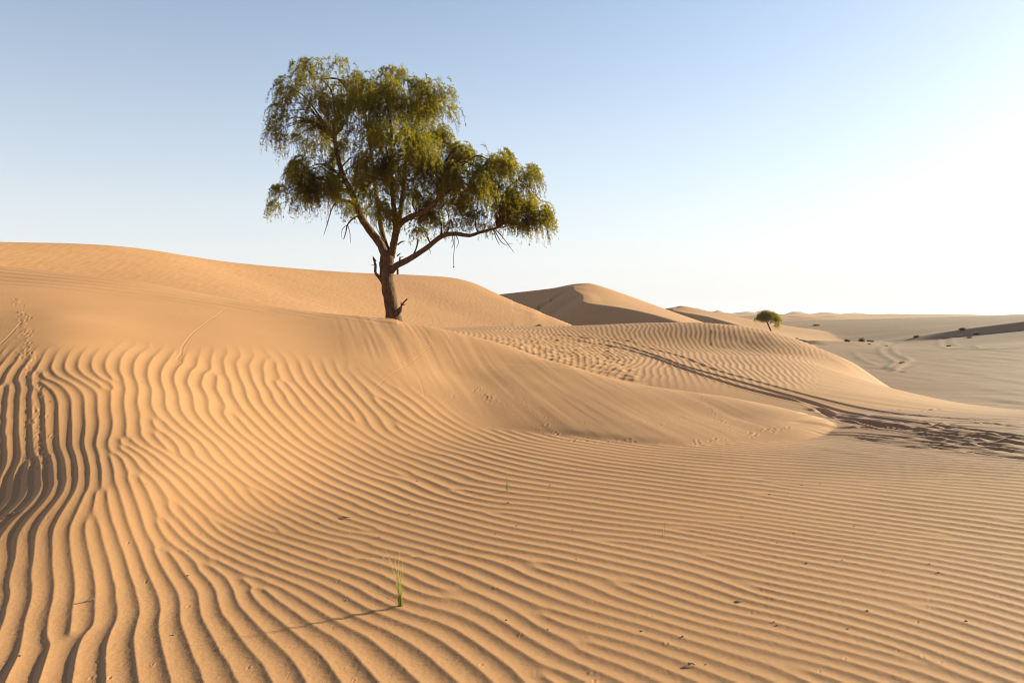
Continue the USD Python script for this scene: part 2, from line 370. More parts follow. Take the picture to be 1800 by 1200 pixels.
class Waves:
    """Ripples as a sum of local wave packets whose phases are made to agree; forks appear where the measured spacing asks for them."""
    def __init__(self, rows, box, lam_lo, lam_hi, seed, jitter=0.06, turn=0.08, step=0.75):
        rg = np.random.default_rng(seed)
        p, n, lam = wave_points(rows)
        lam = np.clip(lam * .85, lam_lo, lam_hi)
        fx = RBFInterpolator(p, np.stack([n[:, 0], n[:, 1], np.log(lam)], 1), kernel='linear', smoothing=0.05, degree=0)
        x0, x1, y0, y1 = box
        med = np.exp(np.median(np.log(lam)))
        s = med * step
        gx, gy = np.meshgrid(np.arange(x0, x1, s), np.arange(y0, y1, s))
        q = np.stack([gx.ravel(), gy.ravel()], 1) + rg.uniform(-.35, .35, (gx.size, 2)) * s
        q = q[(np.abs(q[:, 0]) < 0.85 * q[:, 1] + 1.5)]
        v = fx(q)
        ang = np.arctan2(v[:, 1], v[:, 0]) + turn * n2(q[:, 0], q[:, 1], med * 7, seed) + turn * 1.1 * n2(q[:, 0], q[:, 1], med * 3.0, seed + 1)
        lam = np.exp(np.clip(v[:, 2], math.log(lam_lo), math.log(lam_hi))) * (1 + jitter * n2(q[:, 0], q[:, 1], med * 5, seed + 2))
        self.q, self.lam = q, lam
        self.k = 2 * np.pi / lam[:, None] * np.stack([np.cos(ang), np.sin(ang)], 1)
        self.tree = cKDTree(q)
        self.sig = np.maximum(lam, s) * 1.05
        # phases: grow outwards from the middle, then settle
        K = 14
        d, j = self.tree.query(q, K + 1, workers=-1)
        d, j = d[:, 1:], j[:, 1:]
        dx = q[:, None] - q[j]
        w = np.exp(-(d / self.sig[:, None]) ** 2 * .8)
        adv = ((self.k[j] + self.k[:, None]) * .5 * dx).sum(-1)
        ph = np.zeros(len(q)); done = np.zeros(len(q), bool)
        order = np.argsort(np.hypot(q[:, 0] - .3 * (x0 + x1), q[:, 1] - (y0 + .35 * (y1 - y0))))
        done[order[0]] = True
        for i in order[1:]:
            m = done[j[i]]
            if m.any():
                ph[i] = np.angle((w[i, m] * np.exp(1j * (ph[j[i, m]] + adv[i, m]))).sum())
            done[i] = True
        for _ in range(10):
            new = np.angle((w * np.exp(1j * (ph[j] + adv))).sum(1) + .4 * np.exp(1j * ph))
            ph = new
        self.ph = ph

    def eval(self, x, y, K=12):
        q = np.stack([x, y], 1)
        phase = np.empty(len(q)); coh = np.empty(len(q)); lam = np.empty(len(q))
        for a in range(0, len(q), 120000):
            b = slice(a, a + 120000)
            d, j = self.tree.query(q[b], K, workers=-1)
            w = np.exp(-(d / self.sig[j]) ** 2 * 1.6) + 1e-9
            kd = self.k[j]
            arg = kd[..., 0] * (q[b, None, 0] - self.q[j, 0]) + kd[..., 1] * (q[b, None, 1] - self.q[j, 1]) + self.ph[j]
            S = (w * np.exp(1j * arg)).sum(1)
            phase[b] = np.angle(S); coh[b] = np.abs(S) / w.sum(1); lam[b] = (w * self.lam[j]).sum(1) / w.sum(1)
        return phase, coh, lam


def ripple_profile(phase, skew=0.08, soft=0.02):
    t = (phase / (2 * np.pi)) % 1.0
    # crest at t = 0; the sunny side (t small) is the longer, the far side steepens up to the crest
    m = 0.5 + skew
    tt = np.where(t < m, 0.5 * t / m, 0.5 + 0.5 * (t - m) / (1 - m))
    s = np.sin(np.pi * tt)
    return 1 - np.sqrt(s * s + soft * soft) ** 0.92


WN = Waves(KD, (-8.5, 9.5, 2.0, 14.5), 0.075, 0.24, 12, jitter=.24, turn=.25)
WB = Waves(KB, (-3.5, 13.0, 15.0, 34.0), 0.16, 0.34, 23, jitter=.06, turn=.22)
WT = Waves(KT, (-22, -1, 13.0, 28.0), 0.25, 0.6, 31, jitter=.05, turn=.05)


# ------------------------------------------------------------------ wheel tracks, trails
def world_line(pts, n=8):
    p = np.array(pts, float)
    x, y = cast(p[:, 0], p[:, 1])
    return dense(np.stack([x, y], 1), n)


TRACKS = [  # image bearings of ruts: points, half width, depth
    ([(940, 586), (1010, 592), (1080, 603), (1130, 618), (1190, 640), (1260, 660), (1340, 683), (1420, 706), (1500, 728), (1600, 742), (1720, 757), (1830, 772)], .10, .06),
    ([(960, 592), (1030, 602), (1090, 612), (1150, 630), (1220, 655), (1290, 677), (1360, 696), (1430, 714), (1500, 737), (1600, 752), (1700, 765), (1840, 790)], .10, .055),
    ([(1100, 600), (1180, 622), (1250, 648), (1320, 668), (1400, 690), (1490, 713), (1560, 725), (1680, 736), (1820, 744)], .08, .04),
    ([(1380, 742), (1450, 748), (1530, 752), (1620, 764), (1720, 774), (1830, 783)], .09, .05),
    ([(1420, 752), (1500, 761), (1600, 770), (1680, 773)], .07, .035),
    ([(1500, 736), (1620, 745), (1700, 744), (1830, 748)], .08, .04),
    ([(1560, 768), (1640, 778), (1740, 783), (1840, 796)], .07, .03),
    ([(1600, 738), (1700, 741), (1820, 755)], .08, .04),
    ([(1440, 726), (1520, 742), (1620, 757), (1720, 768), (1840, 776)], .10, .06), ([(1480, 743), (1560, 757), (1680, 768), (1840, 784)], .07, .035),
    ([(1400, 752), (1500, 766), (1620, 777), (1760, 790), (1850, 801)], .07, .03), ([(1520, 724), (1620, 731), (1720, 736), (1840, 738)], .07, .035),
    ([(1450, 735), (1540, 748), (1660, 760), (1840, 768)], .09, .05), ([(1560, 782), (1660, 791), (1780, 803)], .06, .025),
]
_g = np.random.default_rng(77)
for _ in range(11):
    x0_, y0_ = _g.uniform(1390, 1640), _g.uniform(-16, 30)
    sl = _g.uniform(.08, .16)
    ln_ = _g.uniform(180, 460)
    xs = np.linspace(x0_, x0_ + ln_, 6)
    ys = 737 + y0_ + sl * (xs - 1450) + .00010 * (xs - 1450) ** 2 * _g.uniform(-1, .6) + _g.normal(0, 1.0, 6)
    TRACKS.append((list(zip(xs, ys)), _g.uniform(.07, .11), _g.uniform(.025, .045)))
TRACKW = [(world_line(p), w * .72, d * .55) for p, w, d in TRACKS]
FAINT = [  # the pale double wheel marks far out on the plain
    ([(1560, 603), (1547, 612), (1552, 624), (1572, 636), (1567, 642), (1560, 648)], .22, .07),
    ([(1588, 602), (1570, 608), (1571, 618), (1597, 632), (1590, 638), (1570, 652)], .22, .07),
    ([(1653, 596), (1651, 604), (1660, 611), (1690, 614), (1760, 614), (1810, 610)], .22, .07),
    ([(1674, 594), (1674, 603), (1684, 608), (1720, 612)], .22, .07),
    ([(1502, 620), (1512, 630), (1540, 642)], .2, .05),
]
FAINTW = [(world_line(p), w * 1.2, d * 1.5) for p, w, d in FAINT]
TRAILS = [  # small animal trails: points, spacing of prints, spread, print size, depth
    ([(32, 525), (36, 545), (46, 580), (47, 615), (52, 660), (58, 700), (62, 730), (70, 760), (78, 785), (75, 805), (70, 830)], .05, .045, .013, .007),
    ([(690, 680), (720, 690), (780, 700), (830, 690), (870, 705), (915, 700), (935, 720), (960, 735), (1000, 745), (1060, 740), (1110, 730), (1150, 748), (1200, 735), (1240, 725)], .10, .02, .011, .006),
    ([(705, 640), (735, 610), (760, 600), (800, 590)], .08, .012, .011, .006),
    ([(318, 545), (314, 562)], .06, .03, .010, .006),
    ([(1240, 704), (1235, 700), (1262, 735), (1285, 760)], .08, .04, .014, .008),
    ([(745, 590), (760, 612), (800, 640), (850, 685), (890, 715)], .08, .012, .010, .006),
    ([(840, 685), (862, 700), (855, 690), (878, 712)], .07, .06, .016, .010),
    ([(950, 748), (985, 768), (1030, 775), (1100, 778), (1180, 778), (1250, 776), (1320, 764), (1380, 750)], .09, .06, .018, .010),
    ([(1560, 716), (1585, 720), (1610, 718), (1640, 715)], .25, .25, .035, .02),
    ([(1572, 656), (1585, 651), (1600, 645), (1615, 641)], .9, .1, .22, .10),
]
DIPS = []
for pts, gap, spread, size, depth in TRAILS:
    L = world_line(pts, 12)
    s = np.concatenate([[0], np.cumsum(np.hypot(*np.diff(L, axis=0).T))])
    m = max(3, int(s[-1] / gap))
    t = np.sort(rng.uniform(0, s[-1], m))
    c = np.stack([np.interp(t, s, L[:, 0]), np.interp(t, s, L[:, 1])], 1) + rng.normal(0, spread, (m, 2))
    DIPS += [(a, b, size * q, depth * w) for (a, b), q, w in zip(c, rng.uniform(.7, 1.3, m), rng.uniform(.6, 1.2, m))]
CRACKS = [  # thin continuous lines scratched in the sand by beetles and snakes: points, half width, depth
    ([(402, 540), (385, 552), (360, 570), (340, 585), (322, 608), (318, 622), (312, 630), (320, 637), (314, 641)], .010, .003),
    ([(0, 606), (20, 586), (38, 566)], .010, .003),
    ([(660, 682), (680, 665), (720, 640), (760, 606), (790, 600), (830, 605)], .010, .003),
    ([(690, 610), (730, 655), (745, 690)], .010, .003),
]
CRACKW = [(world_line(p, 10), w, d) for p, w, d in CRACKS]
_px = rng.uniform(0, 1800, 130); _py = rng.uniform(640, 1200, 130)
_x, _y = cast(_px, _py)
DIPS += [(a, b, s, d) for a, b, s, d in zip(_x, _y, rng.uniform(.004, .008, 130), rng.uniform(.002, .005, 130)) if b < 13]


def relief(x, y, comp):
    """ripples, ruts and prints on top of the terrain"""
    r = np.hypot(x, y)
    out = np.zeros(len(x))
    # where the smooth upper face is: measured height bearing of the point
    z = base(x, y)
    u = 900 + F * x / np.maximum(y, .3)
    v = 555 - F * z / np.maximum(y, .3)
    wob = 10 * n2(x, y, .45, 41) + 6 * n2(x, y, .2, 42)
    top = np.interp(u, [-200, 0, 150, 300, 450, 600, 700, 760, 840, 900, 1000, 1150, 1260, 1330, 1420], [600, 606, 598, 600, 612, 632, 655, 688, 730, 752, 776, 786, 786, 778, 760])
    on_floor = sstep(-6, 46, v - top + wob)
    wr = sstep(800, 880, u)
    on_floor = (on_floor * (1 - wr) + wr * np.where(comp != 1, sstep(-30, 0, v - top), 0)) * (y > 0) * (r < 15)
    m = (on_floor > 0.001) & (np.abs(x) < .9 * y + 2)
    if m.any():
        ph, coh, lam = WN.eval(x[m], y[m])
        xm, ym = x[m], y[m]
        left = sstep(600, 100, u[m])
        fad = 1 - 0.55 * sstep(9.0, 13.0, ym) * sstep(1000, 1300, u[m])
        calm = np.where(u[m] > 1050, 1 - .55 * sstep(815, 775, v[m]) * sstep(1250, 1400, u[m]), 1.0)
        H = lam * (0.068 + 0.010 * left) * fad * calm * (1 + .22 * n2(xm, ym, .7, 44))
        out[m] += H * on_floor[m] * (ripple_profile(ph) - .35) * np.clip(coh * 1.35, .15, 1)
        fine = n2(xm * .6 + ym * .8, ym * .6 - xm * .8, .028, 45) * .5 + n2(xm, ym, .011, 46) * .5
        out[m] += .0011 * fine * sstep(8, 4, ym)
    # upper slope of the great dune: faint lines along the crest
    mt = (comp == 1) & (v < top - 30) & (u < 700) & (y > 12) & (y < 28)
    if mt.any():
        ph, coh, lam = WT.eval(x[mt], y[mt])
        band = np.interp(u[mt], [0, 200, 400, 600, 700], [502, 518, 545, 562, 575])
        out[mt] += .016 * sstep(4, -10, v[mt] - band) * (.5 - .5 * np.cos(ph)) * np.clip(coh * 1.3, 0, 1)
    # streaks of slid sand down the slip face
    ms = (comp == 1) & (u > 560) & (y > 8)
    if ms.any():
        c = .96 * x[ms] + .28 * y[ms]
        a = -.28 * x[ms] + .96 * y[ms]
        g = n2(c, a * .05, .13, 51) * .45 + n2(c, a * .07, .36, 52) * .8 + .3 * n2(c, a * .04, .06, 53)
        out[ms] += .019 * g * sstep(560, 660, u[ms]) * sstep(10, -30, v[ms] - top[ms]) * sstep(1450, 1250, u[ms]) * (.5 + .5 * sstep(900, 700, u[ms]))
    # ripples and churned sand on the hump
    mb = (r > 14) & (r < 36) & (comp != 1) & (np.abs(x) < .9 * y)
    if mb.any():
        xm, ym = x[mb], y[mb]
        ph, coh, lam = WB.eval(xm, ym)
        flank = sstep(1400, 1470, u[mb] + (640 - v[mb]) * -.35)
        keep = (1 - flank) * sstep(15, 18, ym)
        out[mb] += .019 * keep * (.75 + .25 * n2(xm, ym, 2.0, 61)) * ripple_profile(ph, .06, .12) * np.clip(coh * 1.3, .1, 1)
        churn = sstep(.1, .5, n2(xm, ym, 3.0, 62) + .9 * sstep(1180, 1000, u[mb]) - .2) * sstep(586, 598, v[mb]) * sstep(1250, 1120, u[mb])
        out[mb] += .05 * churn * (.7 * n2(xm, ym, .4, 63) + .7 * n2(xm, ym, .17, 64))
        out[mb] += .012 * flank * n2(xm * .8 + ym * .6, (ym * .8 - xm * .6) * .12, .3, 65)
    # driven-over ground on the right
    md = (u > 1250) & (y > 7.5) & (r < 46) & (comp != 1)
    if md.any():
        xm, ym = x[md], y[md]
        cc_, aa_ = .90 * xm + .44 * ym, .90 * ym - .44 * xm
        g = .8 * n2(cc_, aa_ * .05, .22, 72) + .5 * n2(cc_, aa_ * .04, .12, 71)
        wgt = sstep(1330, 1480, u[md]) * sstep(7.6, 9.2, ym) * sstep(22, 14, ym) * sstep(715, 728, v[md] + (1750 - u[md]) * .02)
        out[md] += .008 * g * wgt
        out[md] += .02 * n2(xm, ym, .5, 73) * sstep(18, 26, ym) * sstep(46, 40, np.hypot(xm, ym))
    # ruts
    mr = (r > 7) & (r < 40)
    if mr.any():
        xm, ym = x[mr], y[mr]
        acc = np.zeros(len(xm))
        for L, w, dep in TRACKW:
            lo, hi = L.min(0) - .8, L.max(0) + .8
            b = (xm > lo[0]) & (xm < hi[0]) & (ym > lo[1]) & (ym < hi[1])
            if b.any():
                d, s, t = polyline_near(xm[b], ym[b], L)
                dd = d
                acc[b] += (-dep * np.exp(-(dd / w) ** 4) + .30 * dep * np.exp(-((dd - 1.75 * w) / (.55 * w)) ** 2)) * sstep(0, 5, t) * sstep(len(L) - 1, len(L) - 6, t)
        out[mr] += acc
    mf = (r > 35) & (r < 200) & (x > 0)
    if mf.any():
        xm, ym = x[mf], y[mf]
        acc = np.zeros(len(xm))
        for L, w, dep in FAINTW:
            lo, hi = L.min(0) - 2, L.max(0) + 2
            b = (xm > lo[0]) & (xm < hi[0]) & (ym > lo[1]) & (ym < hi[1])
            if b.any():
                d, s, t = polyline_near(xm[b], ym[b], L)
                acc[b] += dep * np.exp(-(d / w) ** 2)
        out[mf] += acc + (.05 * n2(xm, ym * .25, .9, 85) + .03 * n2(xm * .3, ym, .8, 86)) * sstep(150, 60, ym)
    # prints
    for L, w, dep in CRACKW:
        lo, hi = L.min(0) - .2, L.max(0) + .2
        b = np.nonzero((x > lo[0]) & (x < hi[0]) & (y > lo[1]) & (y < hi[1]))[0]
        if len(b):
            d, s, t = polyline_near(x[b], y[b], L)
            out[b] += -dep * np.exp(-(d / w) ** 2) + .4 * dep * np.exp(-((d - 2 * w) / w) ** 2)
    mp = np.nonzero((r < 70) & (y > 0))[0]
    if len(mp):
        tr = cKDTree(np.stack([x[mp], y[mp]], 1))
        D = np.array(DIPS)
        hits = tr.query_ball_point(D[:, :2], D[:, 2] * 2.6)
        for (a, b, s, dep), h in zip(DIPS, hits):
            if h:
                i = mp[h]
                d = np.hypot(x[i] - a, y[i] - b) / s
                out[i] += -dep * np.exp(-d ** 2) + .5 * dep * np.exp(-((d - 1.7) / .6) ** 2)
    return out


# ------------------------------------------------------------------ the terrain sheet
def half_columns(step, edge):
    inner = np.arctan(np.arange(-edge, edge + 1e-9, step))
    outer = inner[-1] + np.cumsum(np.geomspace(.004, .16, 46)); outer = inner[-1] + (outer - inner[-1]) * ((math.pi - inner[-1]) / (outer[-1] - inner[-1]))
    return np.concatenate([-outer[::-1][1:], inner, outer])    # closes at +pi


inner_n = 560 * 2
cols = half_columns(1.40 / inner_n, 0.70)
if len(cols) % 2 == 0:
    cols = np.concatenate([[cols[0] - .05], cols])
cols[0] = -math.pi; cols[-1] = math.pi
r_near = np.concatenate([[.25, .6, 1.0, 1.4, 1.8, 2.1], np.exp(np.arange(math.log(2.4), math.log(36), .0036))])
r_far = np.concatenate([[r_near[-1]], np.exp(np.arange(math.log(r_near[-1] * 1.004), math.log(84), .0055)), np.exp(np.arange(math.log(84.5), math.log(240), .0045)), np.exp(np.arange(math.log(241.5), math.log(420), .008)), np.geomspace(424, 7000, 170)])


def sheet(cols, rows):
    R, A = np.meshgrid(rows, cols, indexing='ij')
    x, y = (R * np.sin(A)).ravel(), (R * np.cos(A)).ravel()
    z, c = base(x, y, True)
    z = z + relief(x, y, c)
    nr, nc = R.shape
    i = np.arange(nr * nc).reshape(nr, nc)
    q = np.stack([i[:-1, :-1], i[:-1, 1:], i[1:, 1:], i[1:, :-1]], -1).reshape(-1, 4)
    f = np.vstack([q[:, [0, 2, 1]], q[:, [0, 3, 2]]])
    return np.stack([x, y, z + EYE], 1), f, c, (nr, nc)


v1, f1, c1, s1 = sheet(cols, r_near)
pick_far = np.unique(np.concatenate([np.arange(0, len(cols), 3), [len(cols) - 1], np.arange(0, len(cols) // 2, 2), np.nonzero((np.tan(np.clip(cols, -1.5, 1.5)) > -.09) & (np.tan(np.clip(cols, -1.5, 1.5)) < .33))[0]]))
v2, f2, c2, s2 = sheet(cols[pick_far], r_far)
# the last near row follows the first far row exactly
last = v1.reshape(s1[0], s1[1], 3)[-1]
first = v2.reshape(s2[0], s2[1], 3)[0]
pos = np.interp(np.arange(len(cols)), pick_far, np.arange(len(pick_far)))
def spread(a):
    i = np.minimum(pos.astype(int), len(a) - 2)
    t = (pos - i)[:, None]
    return a[i] * (1 - t) + a[i + 1] * t
last[:] = spread(first)


def vertex_normals(v, f):
    n = np.zeros_like(v)
    fn = np.cross(v[f[:, 1]] - v[f[:, 0]], v[f[:, 2]] - v[f[:, 0]])
    for k in range(3):
        for j in range(3):
            n[:, j] += np.bincount(f[:, k], fn[:, j], len(v))
    return n / np.maximum(np.linalg.norm(n, axis=1, keepdims=True), 1e-20)


nA, nB = vertex_normals(v1, f1), vertex_normals(v2, f2)
ln, fn_ = nA.reshape(s1[0], s1[1], 3)[-1], nB.reshape(s2[0], s2[1], 3)[0]
ln[:] = spread(fn_)


# ------------------------------------------------------------------ materials
def sand_material(name, lo, hi, fine=1.0, packed=None, wave=None):
    nodes = {
        'g': ('geometry', {}),
        'n1': ('noise_texture', {'scale': 0.55, 'detail': 5.0, 'roughness': .6}),
        'n2': ('noise_texture', {'scale': 38.0, 'detail': 4.0, 'roughness': .65}),
        'n3': ('noise_texture', {'scale': 260.0, 'detail': 2.0, 'roughness': .6}),
        'mixn': ('mix_float', {'fac': .45}),
        'mixn2': ('mix_float', {'fac': .30}),
        'r': ('rgb_ramp', {'ramp': [(0.25, lo), (0.75, hi)]}),
        'b1': ('bump', {'strength': .5 * fine, 'distance': .0045}),
        'b2': ('bump', {'strength': .5 * fine, 'distance': .0012}),
        'p': ('principled_bsdf', {'roughness': .85, 'specular_ior_level': .12, 'diffuse_roughness': .3}),
    }
    links = [('g.position', 'n1.vector'), ('g.position', 'n2.vector'), ('g.position', 'n3.vector'),
             ('n1.fac', 'mixn.a'), ('n2.fac', 'mixn.b'), ('mixn.result', 'mixn2.a'), ('n3.fac', 'mixn2.b'), ('mixn2.result', 'r.fac'),
             ('r.color', 'p.base_color'), ('n2.fac', 'b1.height'), ('n3.fac', 'b2.height'), ('b1.normal', 'b2.normal'), ('b2.normal', 'p.normal')]
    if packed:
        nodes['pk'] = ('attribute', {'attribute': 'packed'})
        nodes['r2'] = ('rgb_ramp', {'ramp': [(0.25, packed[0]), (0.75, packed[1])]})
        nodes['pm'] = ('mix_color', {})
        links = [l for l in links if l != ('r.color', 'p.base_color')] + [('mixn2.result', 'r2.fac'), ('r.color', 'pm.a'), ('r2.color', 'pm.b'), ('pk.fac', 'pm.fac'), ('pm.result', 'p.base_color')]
    if wave:
        scale, rot, dist = wave
        nodes['map'] = ('mapping', {'rotation': (0, 0, rot), 'scale': (1.0, .25, .0)})
        nodes['w'] = ('noise_texture', {'scale': .35, 'detail': 1.0})
        nodes['wm'] = ('mix_vector', {'fac': .0})
        nodes['wv'] = ('noise_texture', {'scale': scale, 'detail': 1.0, 'roughness': .3})
        nodes['b3'] = ('bump', {'strength': 1.0, 'distance': dist})
        links = [l for l in links if l != ('b1.normal', 'b2.normal')]
        links += [('g.position', 'map.vector'), ('map.vector', 'wv.vector'), ('wv.fac', 'b3.height'), ('b1.normal', 'b3.normal'), ('b3.normal', 'b2.normal')]
        nodes.pop('w'); nodes.pop('wm')
    return usdkit.material(stage, '/World/Looks/' + name, nodes, links, surface='p.BSDF')


SAND_LO, SAND_HI = (.300, .147, .062), (.386, .201, .093)
m_sand = sand_material('dune_sand', SAND_LO, SAND_HI)
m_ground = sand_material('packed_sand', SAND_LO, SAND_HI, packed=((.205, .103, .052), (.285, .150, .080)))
m_ridge = sand_material('ridge_sand', SAND_LO, SAND_HI, wave=(4.5, .9, .018))
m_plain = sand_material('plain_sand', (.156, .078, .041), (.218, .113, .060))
m_far = sand_material('far_sand', SAND_LO, SAND_HI)

PIECES = {
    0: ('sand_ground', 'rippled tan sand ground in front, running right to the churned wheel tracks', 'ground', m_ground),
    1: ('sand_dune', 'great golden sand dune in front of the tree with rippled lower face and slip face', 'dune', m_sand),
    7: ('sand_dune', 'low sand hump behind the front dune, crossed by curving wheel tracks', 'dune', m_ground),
    3: ('sand_dune', 'long smooth orange dune ridge behind the large tree on the left', 'dune', m_ridge),
    4: ('sand_dune', 'peaked dune with an S-shaped crest and a shaded slip face, right of the large tree', 'dune', m_far),
    5: ('sand_dune', 'small pointed dune with a shaded left side, just right of the peaked dune', 'dune', m_far),
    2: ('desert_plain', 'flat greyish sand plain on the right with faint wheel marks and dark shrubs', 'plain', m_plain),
    6: ('distant_dunes', 'pale hazy dunes along the horizon', 'dunes', m_far),
}


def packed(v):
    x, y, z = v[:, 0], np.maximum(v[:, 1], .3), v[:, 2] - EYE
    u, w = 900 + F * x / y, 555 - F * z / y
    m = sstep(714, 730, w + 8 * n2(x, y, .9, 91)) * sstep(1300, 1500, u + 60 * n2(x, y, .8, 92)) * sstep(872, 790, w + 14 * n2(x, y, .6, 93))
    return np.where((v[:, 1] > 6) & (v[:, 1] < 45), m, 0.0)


def put_piece(name, parts, label, category, mat):
    V, Fc, N, n = [], [], [], 0
    for v, f, nm in parts:
        u, inv = np.unique(f, return_inverse=True)
        V.append(v[u]); N.append(nm[u]); Fc.append(inv.reshape(f.shape) + n); n += len(u)
    V, Fc, N = np.vstack(V), np.vstack(Fc), np.vstack(N)
    path = numbered('/World', name)
    m = UsdGeom.Mesh.Define(stage, path)
    m.CreatePointsAttr(Vt.Vec3fArray.FromNumpy(V.astype(np.float32)))
    m.CreateFaceVertexCountsAttr(Vt.IntArray.FromNumpy(np.full(len(Fc), 3, np.int32)))
    m.CreateFaceVertexIndicesAttr(Vt.IntArray.FromNumpy(Fc.astype(np.int32).ravel()))
    m.CreateSubdivisionSchemeAttr('none')
    m.CreateNormalsAttr(Vt.Vec3fArray.FromNumpy(N.astype(np.float32)))
    m.SetNormalsInterpolation('vertex')
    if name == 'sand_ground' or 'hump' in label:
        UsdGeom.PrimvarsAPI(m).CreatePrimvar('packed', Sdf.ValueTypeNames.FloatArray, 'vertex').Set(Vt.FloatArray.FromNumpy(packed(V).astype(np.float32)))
    UsdShade.MaterialBindingAPI.Apply(m.GetPrim()).Bind(mat)
    tag(m, label, category, kind='structure')


for key, (name, label, category, mat) in PIECES.items():
    parts = []
    for v, f, c, nm in ((v1, f1, c1, nA), (v2, f2, c2, nB)):
        fc = np.median(c[f], axis=1).astype(int)
        sel = f[fc == key]
        if len(sel):
            parts.append((v, sel, nm))
    if parts:
        put_piece(name, parts, label, category, mat)
tag(sky, 'clear pale blue sky whitening towards the sun on the right', 'sky', kind='structure')


def ground_z(x, y):
    x, y = np.atleast_1d(np.asarray(x, float)), np.atleast_1d(np.asarray(y, float))
    z, c = base(x, y, True)
    return z + relief(x, y, c) + EYE


# ------------------------------------------------------------------ tree building
def bark_material(name, lo, hi):
    return usdkit.material(stage, '/World/Looks/' + name, {
        't': ('texture_coordinate', {}), 'm': ('mapping', {'scale': (1.0, 1.0, .28)}),
        'n': ('noise_texture', {'scale': 22.0, 'detail': 6.0, 'roughness': .7}),
        'v': ('voronoi_texture', {'scale': 13.0}),
        'r': ('rgb_ramp', {'ramp': [(.25, lo), (.8, hi)]}),
        'mx': ('mix_float', {'fac': .4}), 'b': ('bump', {'strength': .9, 'distance': .05}),
        'p': ('principled_bsdf', {'roughness': .9, 'specular_ior_level': .15})},
        [('t.object', 'm.vector'), ('m.vector', 'n.vector'), ('m.vector', 'v.vector'), ('n.fac', 'mx.a'), ('v.distance', 'mx.b'), ('mx.result', 'r.fac'), ('mx.result', 'b.height'),
         ('r.color', 'p.base_color'), ('b.normal', 'p.normal')], surface='p.BSDF')


def leaf_material(name, ramp, trans):
    return usdkit.material(stage, '/World/Looks/' + name, {
        'g': ('geometry', {}), 'r': ('rgb_ramp', {'ramp': ramp}), 'n': ('noise_texture', {'scale': 1.3, 'detail': 2.0}), 'mx': ('mix_float', {'fac': .5}),
        'd': ('principled_bsdf', {'roughness': .6, 'specular_ior_level': .25}), 't': ('translucent_bsdf', {}), 'h': ('hsv', {'saturation': 1.1, 'value': 1.7}), 'm': ('mix_closure', {'fac': trans})},
        [('g.random_per_island', 'mx.a'), ('g.position', 'n.vector'), ('n.fac', 'mx.b'), ('mx.result', 'r.fac'), ('r.color', 'd.base_color'), ('r.color', 'h.color'), ('h.color', 't.color'),
         ('d.BSDF', 'm.closure1'), ('t.BSDF', 'm.closure2')], surface='m.closure')


m_bark = bark_material('bark', (.030, .016, .009), (.13, .070, .038))
m_twig = bark_material('dry_wood', (.10, .07, .05), (.30, .22, .16))
m_leaf = leaf_material('ghaf_leaf', [(.15, (.095, .080, .011)), (.45, (.195, .155, .018)), (.7, (.30, .218, .03)), (.95, (.43, .28, .065))], .6)


def branch_mesh(pts, radii, sides=10, rough=.0, seed=0, flare=False):
    p = dense(pts, 6) if len(pts) > 2 else np.asarray(pts, float)
    rr = np.interp(np.linspace(0, 1, len(p)), np.linspace(0, 1, len(radii)), radii)
    t = np.gradient(p, axis=0); t /= np.linalg.norm(t, axis=1)[:, None] + 1e-12
    ref = np.where(np.abs(t[:, 2:]) < .9, [[0, 0, 1.0]], [[0, 1.0, 0]])
    a = np.cross(t, ref); a /= np.linalg.norm(a, axis=1)[:, None]
    for i in range(1, len(a)):                       # carry the frame along
        a[i] = a[i - 1] - t[i] * (a[i - 1] @ t[i]); a[i] /= np.linalg.norm(a[i])
    b = np.cross(t, a)
    th = np.arange(sides) * 2 * math.pi / sides
    v = p[:, None] + rr[:, None, None] * (np.cos(th)[None, :, None] * a[:, None] + np.sin(th)[None, :, None] * b[:, None])
    if rough:
        q = v / rr.max()
        n = meshkit.noise(q * 1.6, seed) * 2 - 1 + .6 * (meshkit.noise(q * 3.7, seed + 1) * 2 - 1)
        v = p[:, None] + (v - p[:, None]) * (1 + rough * n[..., None])
    m, s = len(p), sides
    i, j = np.meshgrid(np.arange(m - 1), np.arange(s), indexing='ij')
    q = np.stack([i * s + j, i * s + (j + 1) % s, (i + 1) * s + (j + 1) % s, (i + 1) * s + j], -1).reshape(-1, 4)
    f = np.vstack([q[:, [0, 1, 2]], q[:, [0, 2, 3]]])
    V = np.vstack([v.reshape(-1, 3), p[:1], p[-1:]])
    k = np.arange(s)
    f = np.vstack([f, np.stack([np.full(s, m * s), (k + 1) % s, k], 1), np.stack([np.full(s, m * s + 1), (m - 1) * s + k, (m - 1) * s + (k + 1) % s], 1)])
    return trimesh.Trimesh(V, f, process=False)


def join(ms):
    return trimesh.util.concatenate(ms)


